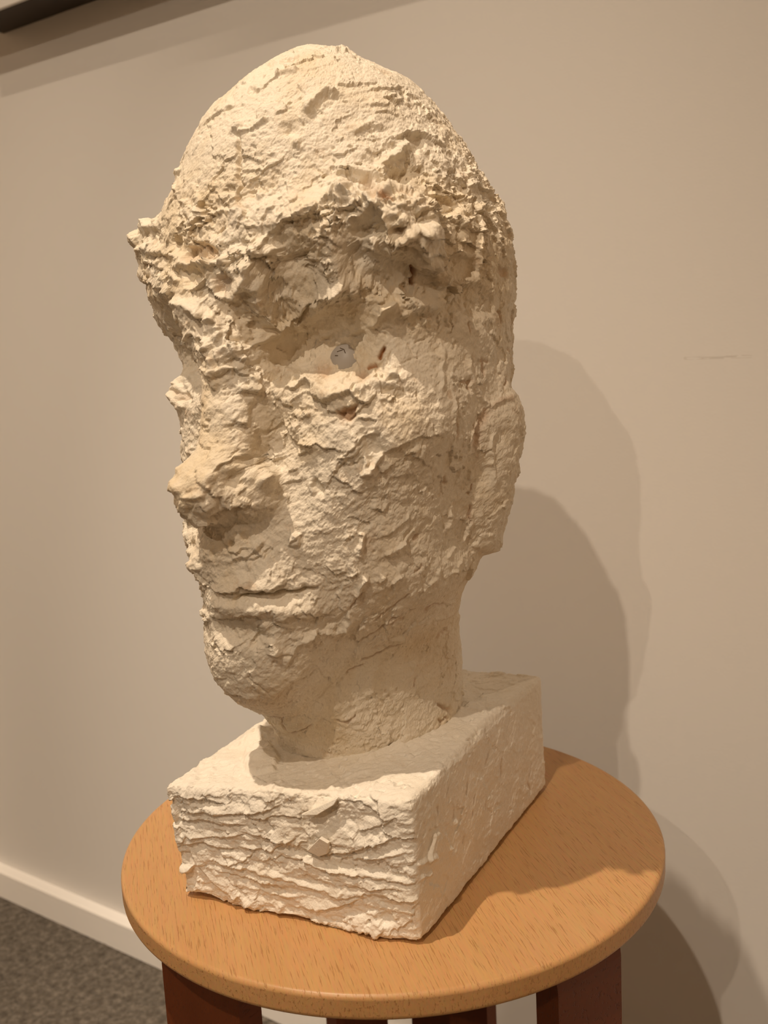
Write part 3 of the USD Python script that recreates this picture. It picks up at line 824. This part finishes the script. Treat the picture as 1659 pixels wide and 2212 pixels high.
def apply_strokes(v, front, strokes, a, b, wob):
    """Heights (m) and ochre stain of hand-placed marks; a, b: mm across and up."""
    from shapely import contains_xy
    h = np.zeros(len(v)); oc = np.zeros(len(v))
    a2, b2 = a + wob[:, 0], b + wob[:, 1]
    idx = np.where(front > 0.01)[0]
    order = idx[np.argsort(a[idx])]
    sa = a[order]
    for kind, amp, w, och, c in strokes:
        pts = np.array(c, float).reshape(-1, 2) / 10
        pad = 3.2 * w + 3
        i0, i1 = np.searchsorted(sa, [pts[:, 0].min() - pad, pts[:, 0].max() + pad])
        k = order[i0:i1]
        k = k[(b[k] > pts[:, 1].min() - pad) & (b[k] < pts[:, 1].max() + pad)]
        if not len(k):
            continue
        x, y = a2[k], b2[k]
        if kind == "B":
            d = np.hypot(x - pts[0, 0], y - pts[0, 1])
            g = np.exp(-(d / w) ** 2)
            if amp > 0:
                g = np.clip(1.25 * g, 0, 1)
        elif kind == "P":
            ins = contains_xy(Polygon(pts).buffer(0), x, y)
            d, _, _ = seg_dist(x, y, np.vstack([pts, pts[:1]]))
            sd = np.where(ins, d, -d)
            g = 1 / (1 + np.exp(-np.clip(sd * 4.2 / max(w, .5), -30, 30)))
        else:
            d, s, t = seg_dist(x, y, pts)
            fade = np.clip(np.minimum(t, 1 - t) * 7 + 0.25, 0, 1)
            if kind == "R":
                g = np.exp(-(d / w) ** 2) * fade
            else:
                sd = d * s
                g = np.where(sd > 0, np.exp(-sd / w), 0) * (1 / (1 + np.exp(-np.clip(sd * 5, -30, 30)))) * fade * (d < 4 * w)
        h[k] += amp * 1e-3 * g * front[k]
        if och:
            oc[k] = np.maximum(oc[k], och * np.clip(g * 1.2, 0, 1) * front[k])
    return h, oc


def build_head(nth=1150, nv=900):
    P = head_surface(nth, nv)
    q = grid_faces(nv, nth)
    f = tri(q)
    v = P.reshape(-1, 3)
    n = vnormals(v, f)
    a, b = ((v - HO) @ LAT) * 1000, v[:, 2] * 1000          # mm across and up
    front = np.clip((n @ VIEW + 0.25) / 0.3, 0, 1)
    rough = 0.24 + 0 * a
    for ca, cb, ra, rb2, s in BROUGH:
        rough += s * blob(a, b, ca, cb, ra, rb2)
    rough = np.clip(rough + (fbm(v * 30, 2, 77) - 0.5) * 0.5, 0.05, 1.1)
    h = rough_plaster(v, rough, 5)
    wob = np.stack([fbm(v * 260, 2, 300 + k) - 0.5 for k in range(2)], -1) * 3.2
    hs, oc = apply_strokes(v, front, STROKES, a, b, wob)
    h = h + hs
    v = v + n * h[:, None] + np.array([0, 0, -1.0]) * (np.clip(h, -0.001, 0.004) * 0.35 * rough)[:, None]
    n = vnormals(v, f)
    return v, q, n, oc


BROUGH = [(-40, 365, 70, 28, 0.6), (30, 360, 60, 35, 0.55), (70, 390, 45, 60, 0.30), (-75, 330, 30, 30, 0.5), (-60, 300, 25, 60, 0.1),
          (-70, 430, 45, 50, -0.18), (10, 425, 60, 40, -0.10), (60, 180, 50, 60, -0.12), (-50, 140, 40, 25, -0.25), (20, 300, 25, 12, -0.25), (-5, 275, 40, 20, 0.25)]

bust = thing("plaster_head", (0, 0, SEAT_Z), label="rough cream plaster portrait head on a block plinth on the round stool", category="sculpture")
hv, hq, hn, ho = build_head()
raw_mesh("head", hv, hq, hn, M_PLASTER, bust, primvars=[("ochre", ho)])




def eye(centre_a, centre_b, label):
    """A smooth disc-like eyeball set in the socket with a few incised lines."""
    a, b = ((hv - HO) @ LAT) * 1000, hv[:, 2] * 1000
    k = np.where((np.hypot(a - centre_a, b - centre_b) < 7) & (hn @ FWD > .2))[0]
    c, n = hv[k].mean(0), hn[k].mean(0)
    n /= np.linalg.norm(n)
    R = 0.0104
    m = trimesh.creation.icosphere(4, R)
    o = c + n * (0.0030 - R)
    m.apply_translation(o)
    e = raw_mesh("eye", m.vertices, m.faces, np.array(m.vertex_normals), M_EYE, bust, label=label)
    ex = np.cross([0, 0, 1], n); ex /= np.linalg.norm(ex); ey = np.cross(n, ex)
    for line in ([(-.8, 3.6), (1.6, 2.6), (2.8, .6)], [(-1.8, 1.4), (-.2, 1.8), (1.0, 2.2)], [(-2.6, -.6), (-1.0, -.8)]):
        pts = []
        for x, y in line:
            d = n + ex * x / 9.8 + ey * y / 9.8
            pts.append(o + d / np.linalg.norm(d) * (R + .00005))
        pts = np.array(pts)
        import manifold3d as m3
        seg = [m3.Manifold.batch_hull([m3.Manifold.sphere(.00022, 8).translate(list(p_)) for p_ in ab]) for ab in zip(pts[:-1], pts[1:])]
        usdkit.mesh(stage, numbered(f"{e.GetPath()}/incised_line"), m3.Manifold.batch_boolean(seg, m3.OpType.Add), M_LINE)


eye(-5.6, 303.0, "smooth grey eyeball with a few dark scratches under the brow")


# ------------------------------------------------------------------ plinth
PC = np.array([(-.0575, -.1266), (.0872, -.1002), (.0592, .1034), (-.0865, .077)])   # foot corners, seat plane
PT = np.array([(-.061, -.131, .069), (.0868, -.1005, .0815), (.0578, .1034, .081), (-.087, .077, .074)])  # top corners


# <block>
BLOCK_STROKES = [
    ("front", "L", 1.76, 5, 0, [42,639,141,659,248,644,353,633]),
    ("front", "L", 2.4, 6, 0, [63,540,290,581,478,601,619,643,712,689]),
    ("front", "P", 3.2, 0.8, 0, [-127,570,-80,599,-73,546,-102,514,-144,529]),
    ("front", "P", 2.8, 0.8, 0, [-66,558,-1,579,16,527,2,465,-33,509]),
    ("front", "L", 2.4, 5, 0, [864,672,931,702,1052,771]),
    ("front", "P", -1.6, 1, 0, [885,670,1040,749,1033,649,949,660]),
    ("front", "R", 2.4, 1.3, 0, [897,689,975,721,1057,772]),
    ("front", "L", 1.92, 5, 0, [1072,754,1186,762,1275,717,1345,699]),
    ("front", "L", 2.08, 5, 0, [492,487,582,477,705,461]),
    ("front", "P", -2.8, 0.9, 0, [582,466,705,463,670,440,568,443]),
    ("front", "L", 2.24, 5, 0, [61,339,186,372,293,358,389,375]),
    ("front", "L", 2.24, 5, 0, [414,390,507,390,565,400,622,403,693,449,798,518]),
    ("front", "L", 2.56, 6, 0, [804,447,846,424,933,429,1096,479,1214,529,1370,596]),
    ("front", "L", 1.92, 8, 0, [64,307,122,208,189,144,281,96,362,68,432,50]),
    ("front", "L", 1.92, 4, 0, [261,266,320,264,455,320,504,363]),
    ("front", "R", 1.44, 1.2, 0, [285,270,450,268,541,253,678,258,777,235,887,225,974,232]),
    ("front", "R", 1.44, 1.1, 0, [622,405,789,393,928,357,1110,360,1318,379,1467,358]),
    ("front", "L", 1.44, 5, 0, [960,352,1161,349,1347,355,1467,346]),
    ("front", "L", 1.44, 5, 0, [232,217,375,211,514,195,673,194]),
    ("front", "L", 1.28, 4, 0, [4,19,95,59,156,47]),
    ("front", "B", 2.4, 4, 0, [478,48]),
    ("front", "B", 2.08, 3, 0, [640,60]),
    ("front", "B", 1.92, 3, 0, [432,61]),
    ("front", "L", 2.4, 6, 0, [755,83,878,96,978,127,1066,168,1132,201]),
    ("front", "L", 1.92, 5, 0, [940,204,1069,209,1208,257,1361,248,1452,256]),
    ("front", "P", -1.76, 1.2, 0, [1233,151,1316,158,1323,99,1250,83]),
    ("front", "L", 1.6, 4, 0, [25,475,163,508,473,535]),
    ("front", "L", 1.28, 4, 0, [29,388,189,404,467,473]),
    ("front", "L", 1.6, 4, 0, [521,566,707,626,860,621]),
    ("front", "L", 1.76, 5, 0, [1156,599,1271,648,1365,702]),
    ("front", "R", 1.28, 1, 0, [1009,433,1220,461,1416,525]),
    ("front", "L", 1.6, 5, 0, [-68,294,6,285,68,285]),
    ("front", "L", 1.92, 4, 0, [-42,177,6,164,97,203]),
    ("front", "P", 2.08, 0.8, 0, [-35,190,86,217,57,168,-9,139]),
    ("front", "L", 1.28, 4, 0, [548,329,687,375,842,372]),
    ("front", "L", 1.44, 4, 0, [1030,273,1210,288,1405,316]),
    ("front", "R", 1.12, 1, 0, [441,159,601,137,782,152]),
    ("front", "P", -1.92, 1, 0, [103,638,296,646,293,613,123,598]),
    ("front", "R", 1.28, 1.2, 0, [759,737,827,762,901,743]),
    ("top", "R", 2, 1.3, 0, [982,309,1008,368,1090,498,1192,747,1207,793]),
    ("top", "B", 3, 5, 0, [368,315]),
    ("top", "R", 2, 2, 0, [229,379,269,434,323,466]),
    ("top", "R", 1.5, 1, 0, [440,104,589,31,723,-6]),
    ("top", "R", -0.9, 0.5, 0, [403,-240,439,-160,531,-197]),
    ("top", "R", 1.2, 1, 0, [959,38,998,168,1096,298]),
    ("top", "R", 1, 1, 0, [1159,16,1192,163,1273,260]),
    ("top", "R", 2.2, 2.2, 0, [1477,-5,1479,81]),
    ("top", "R", 2.2, 2.2, 0, [1495,163,1503,267]),
    ("top", "R", 2.2, 2.2, 0, [1487,332,1510,484]),
    ("top", "R", 2.2, 2.2, 0, [1525,526,1545,673]),
    ("top", "R", 2.2, 2.2, 0, [1566,732,1564,922]),
    ("side", "P", 2.2, 0.8, 0, [218,518,296,501,315,461,237,438,186,382,128,402,155,448]),
    ("side", "B", 1.8, 1.2, 0, [520,453]),
    ("side", "B", 1.6, 1.1, 0, [435,346]),
    ("side", "R", 1.6, 1.2, 0, [14,450,120,426,272,380]),
    ("side", "R", 1.4, 1, 0, [38,368,197,316]),
    ("side", "L", 1.2, 4, 0, [86,522,157,577,288,536]),
    ("side", "R", -1.3, 0.7, 0.35, [1247,543,1221,426]),
    ("side", "R", -1.3, 0.7, 0.35, [1047,646,985,592]),
    ("side", "R", -1.3, 0.7, 0.35, [714,617,681,545]),
    ("side", "R", -1.3, 0.7, 0.35, [445,690,416,641]),
    ("side", "R", -1.3, 0.7, 0.35, [527,529,509,474]),
    ("side", "R", -1.3, 0.7, 0.35, [809,489,777,438]),
    ("side", "R", -1.3, 0.7, 0.35, [965,376,947,328]),
    ("side", "R", -1.3, 0.7, 0.35, [634,319,616,273]),
    ("side", "R", -1.3, 0.7, 0.35, [1790,287,1712,206]),
    ("side", "R", -1.3, 0.7, 0.35, [300,652,294,594]),
    ("side", "R", -1.3, 0.7, 0.35, [748,418,759,391]),
    ("side", "R", -1.3, 0.7, 0.35, [1676,197,1740,107]),
    ("top", "B", 6, 9, 0, [162,605]),
    ("top", "P", 3, 1.5, 0, [224,378,258,451,332,492,478,351,540,188,462,124,369,170]),
]
# </block>
# the same for the block: face, kind, height, width, stain, points (front: across, up; top: across, back; side: back, up) in 0.1 mm


def build_plinth(step=0.00055):
    """A hand-trowelled block: six displaced faces over rounded corners, its top rising to the neck."""
    nx, ny, nz = int(.147 / step), int(.205 / step * .7), int(.082 / step)
    V, Q, off = [], [], 0

    def face(fn, na, nb):
        nonlocal off
        A, B = np.meshgrid(np.linspace(0, 1, na + 1), np.linspace(0, 1, nb + 1))
        p = fn(A, B)
        V.append(p.reshape(-1, 3)); Q.append(grid_faces(nb + 1, na + 1, False) + off)
        off += p.shape[0] * p.shape[1]

    st = lambda *x: np.stack(np.broadcast_arrays(*x), -1)
    face(lambda A, B: st(A, 0.0, B), nx, nz)
    face(lambda A, B: st(1.0, A, B), ny, nz)
    face(lambda A, B: st(1 - A, 1.0, B), nx // 4, nz // 4)
    face(lambda A, B: st(0.0, 1 - A, B), ny // 4, nz // 4)
    face(lambda A, B: st(A, B, 1.0), nx, ny)
    face(lambda A, B: st(A, 1 - B, 0.0), 20, 20)
    u = np.vstack(V); q = np.vstack(Q)
    # rounding in box coordinates (metres)
    size = np.array([.147, .205, .08])
    p = (u - .5) * size
    r = 0.004
    core = np.clip(p, -size / 2 + r, size / 2 - r)
    d = p - core
    L = np.linalg.norm(d, axis=1, keepdims=True)
    nb_ = d / np.maximum(L, 1e-9)
    p = core + nb_ * r
    u = p / size + .5
    bl = lambda C: (C[0] * ((1 - u[:, :1]) * (1 - u[:, 1:2])) + C[1] * (u[:, :1] * (1 - u[:, 1:2])) + C[2] * (u[:, :1] * u[:, 1:2]) + C[3] * ((1 - u[:, :1]) * u[:, 1:2]))
    foot = np.c_[bl(PC), np.zeros(len(u))]
    v = foot + (bl(PT) - foot) * u[:, 2:3]
    ax = np.array([math.cos(math.radians(10.3)), math.sin(math.radians(10.3)), 0]); ay = np.array([-ax[1], ax[0], 0])
    n = nb_[:, :1] * ax + nb_[:, 1:2] * ay + nb_[:, 2:] * UP
    n /= np.linalg.norm(n, axis=1, keepdims=True)
    # collar towards the neck
    top = np.clip(nb_[:, 2] * 2 - 1, 0, 1)
    rr = np.hypot(v[:, 0] - .0, v[:, 1] + .006)
    v[:, 2] += top * 0.017 * np.exp(-(rr / .058) ** 2)
    side = np.clip(nb_[:, 0], 0, 1) ** 2
    fr_ = np.clip(-nb_[:, 1], 0, 1) ** 2
    rough = 0.36 * fr_ + 0.06 * side + 0.30 * top
    edge = 1 - np.max(np.abs(nb_), axis=1)
    rough = np.clip(rough + 0.9 * edge, 0.03, 1)
    # trowel marks run level along the front
    s = np.stack([(v @ ax) * 0.22, (v @ ay), v[:, 2]], -1)
    h = rough_plaster(v, rough, 105) * 0.75
    w = (fbm(v * 40, 3, 140) - .5)
    led = terrace(fbm(s * 95 + w[:, None] * 1.2, 3, 150), 8, 8) - .5
    h += fr_ * (led * .0026 + (fbm(s * 420, 2, 160) - .5) * .0010)
    O = np.array([*PC[0], 0])
    fx, fy, fz = ((v - O) @ ax) * 1000, ((v - O) @ ay) * 1000, v[:, 2] * 1000
    wob = np.stack([fbm(v * 260, 2, 400 + k) - 0.5 for k in range(2)], -1) * 2.4
    oc = np.zeros(len(v))
    for face_, mask, pa, pb in (("front", fr_, fx, fz), ("top", top, fx, fy), ("side", side, fy, fz)):
        hs, o1 = apply_strokes(v, mask, [t[1:] for t in BLOCK_STROKES if t[0] == face_], pa, pb, wob)
        h += hs
        oc = np.maximum(oc, o1)
    v = v + n * h[:, None] + np.array([0, 0, -0.3]) * (np.clip(h, 0, .004) * fr_)[:, None]
    bot = nb_[:, 2] < -.2
    lift = 0.010 * np.clip(noise(v * np.array([70, 70, 0]), 170) - .45, 0, 1)          # the ragged foot
    v[:, 2] = np.maximum(v[:, 2], 0.0002 + lift)
    # weld
    key = np.round((u * 1e5)).astype(np.int64)
    _, first, inv = np.unique(key, axis=0, return_index=True, return_inverse=True)
    inv = inv.ravel()
    v, oc = v[first], oc[first]
    q = inv[q]
    f = tri(q)
    f = f[(f[:, 0] != f[:, 1]) & (f[:, 1] != f[:, 2]) & (f[:, 0] != f[:, 2])]
    return v, f, vnormals(v, f), oc


pv, pf, pn, po = build_plinth()
raw_mesh("plinth", pv, pf, pn, M_BLOCK, bust, primvars=[("ochre", po)], label="block plinth with trowelled ragged faces")


def flake(points, lift, t=0.0012, label=None, tilt=0.0):
    """A loose chip of plaster stuck on the front of the block: an outline across and up its front, standing out a little."""
    import manifold3d as m3
    ax = np.array([math.cos(math.radians(10.3)), math.sin(math.radians(10.3)), 0]); ay = np.array([-ax[1], ax[0], 0])
    O = np.array([*PC[0], 0])
    pts = np.array(points)
    c = pts.mean(0)
    out = []
    for u, w_ in pts:
        for e in (0, -t):
            q_ = O + ax * u + UP * w_ - ay * (lift + tilt * (w_ - c[1])) + ay * e
            out.append(m3.Manifold.sphere(.00035, 8).translate(list(q_)))
    obj("plaster_flake", m3.Manifold.batch_hull(out), M_BLOCK, bust, smooth=30, **({"label": label} if label else {}))


flake([(0.0864, 0.0672), (0.0931, 0.0707), (0.1057, 0.0774), (0.104, 0.0744), (0.0951, 0.0685)], 0.0045, tilt=-.35, label="pointed sliver of plaster near the upper edge of the block")
flake([(0.0868, 0.0455), (0.0958, 0.0549), (0.0999, 0.0528), (0.0978, 0.0458), (0.0925, 0.0432)], 0.0030, t=0.0020, tilt=.25, label="squarish chip in the middle of the block's front")
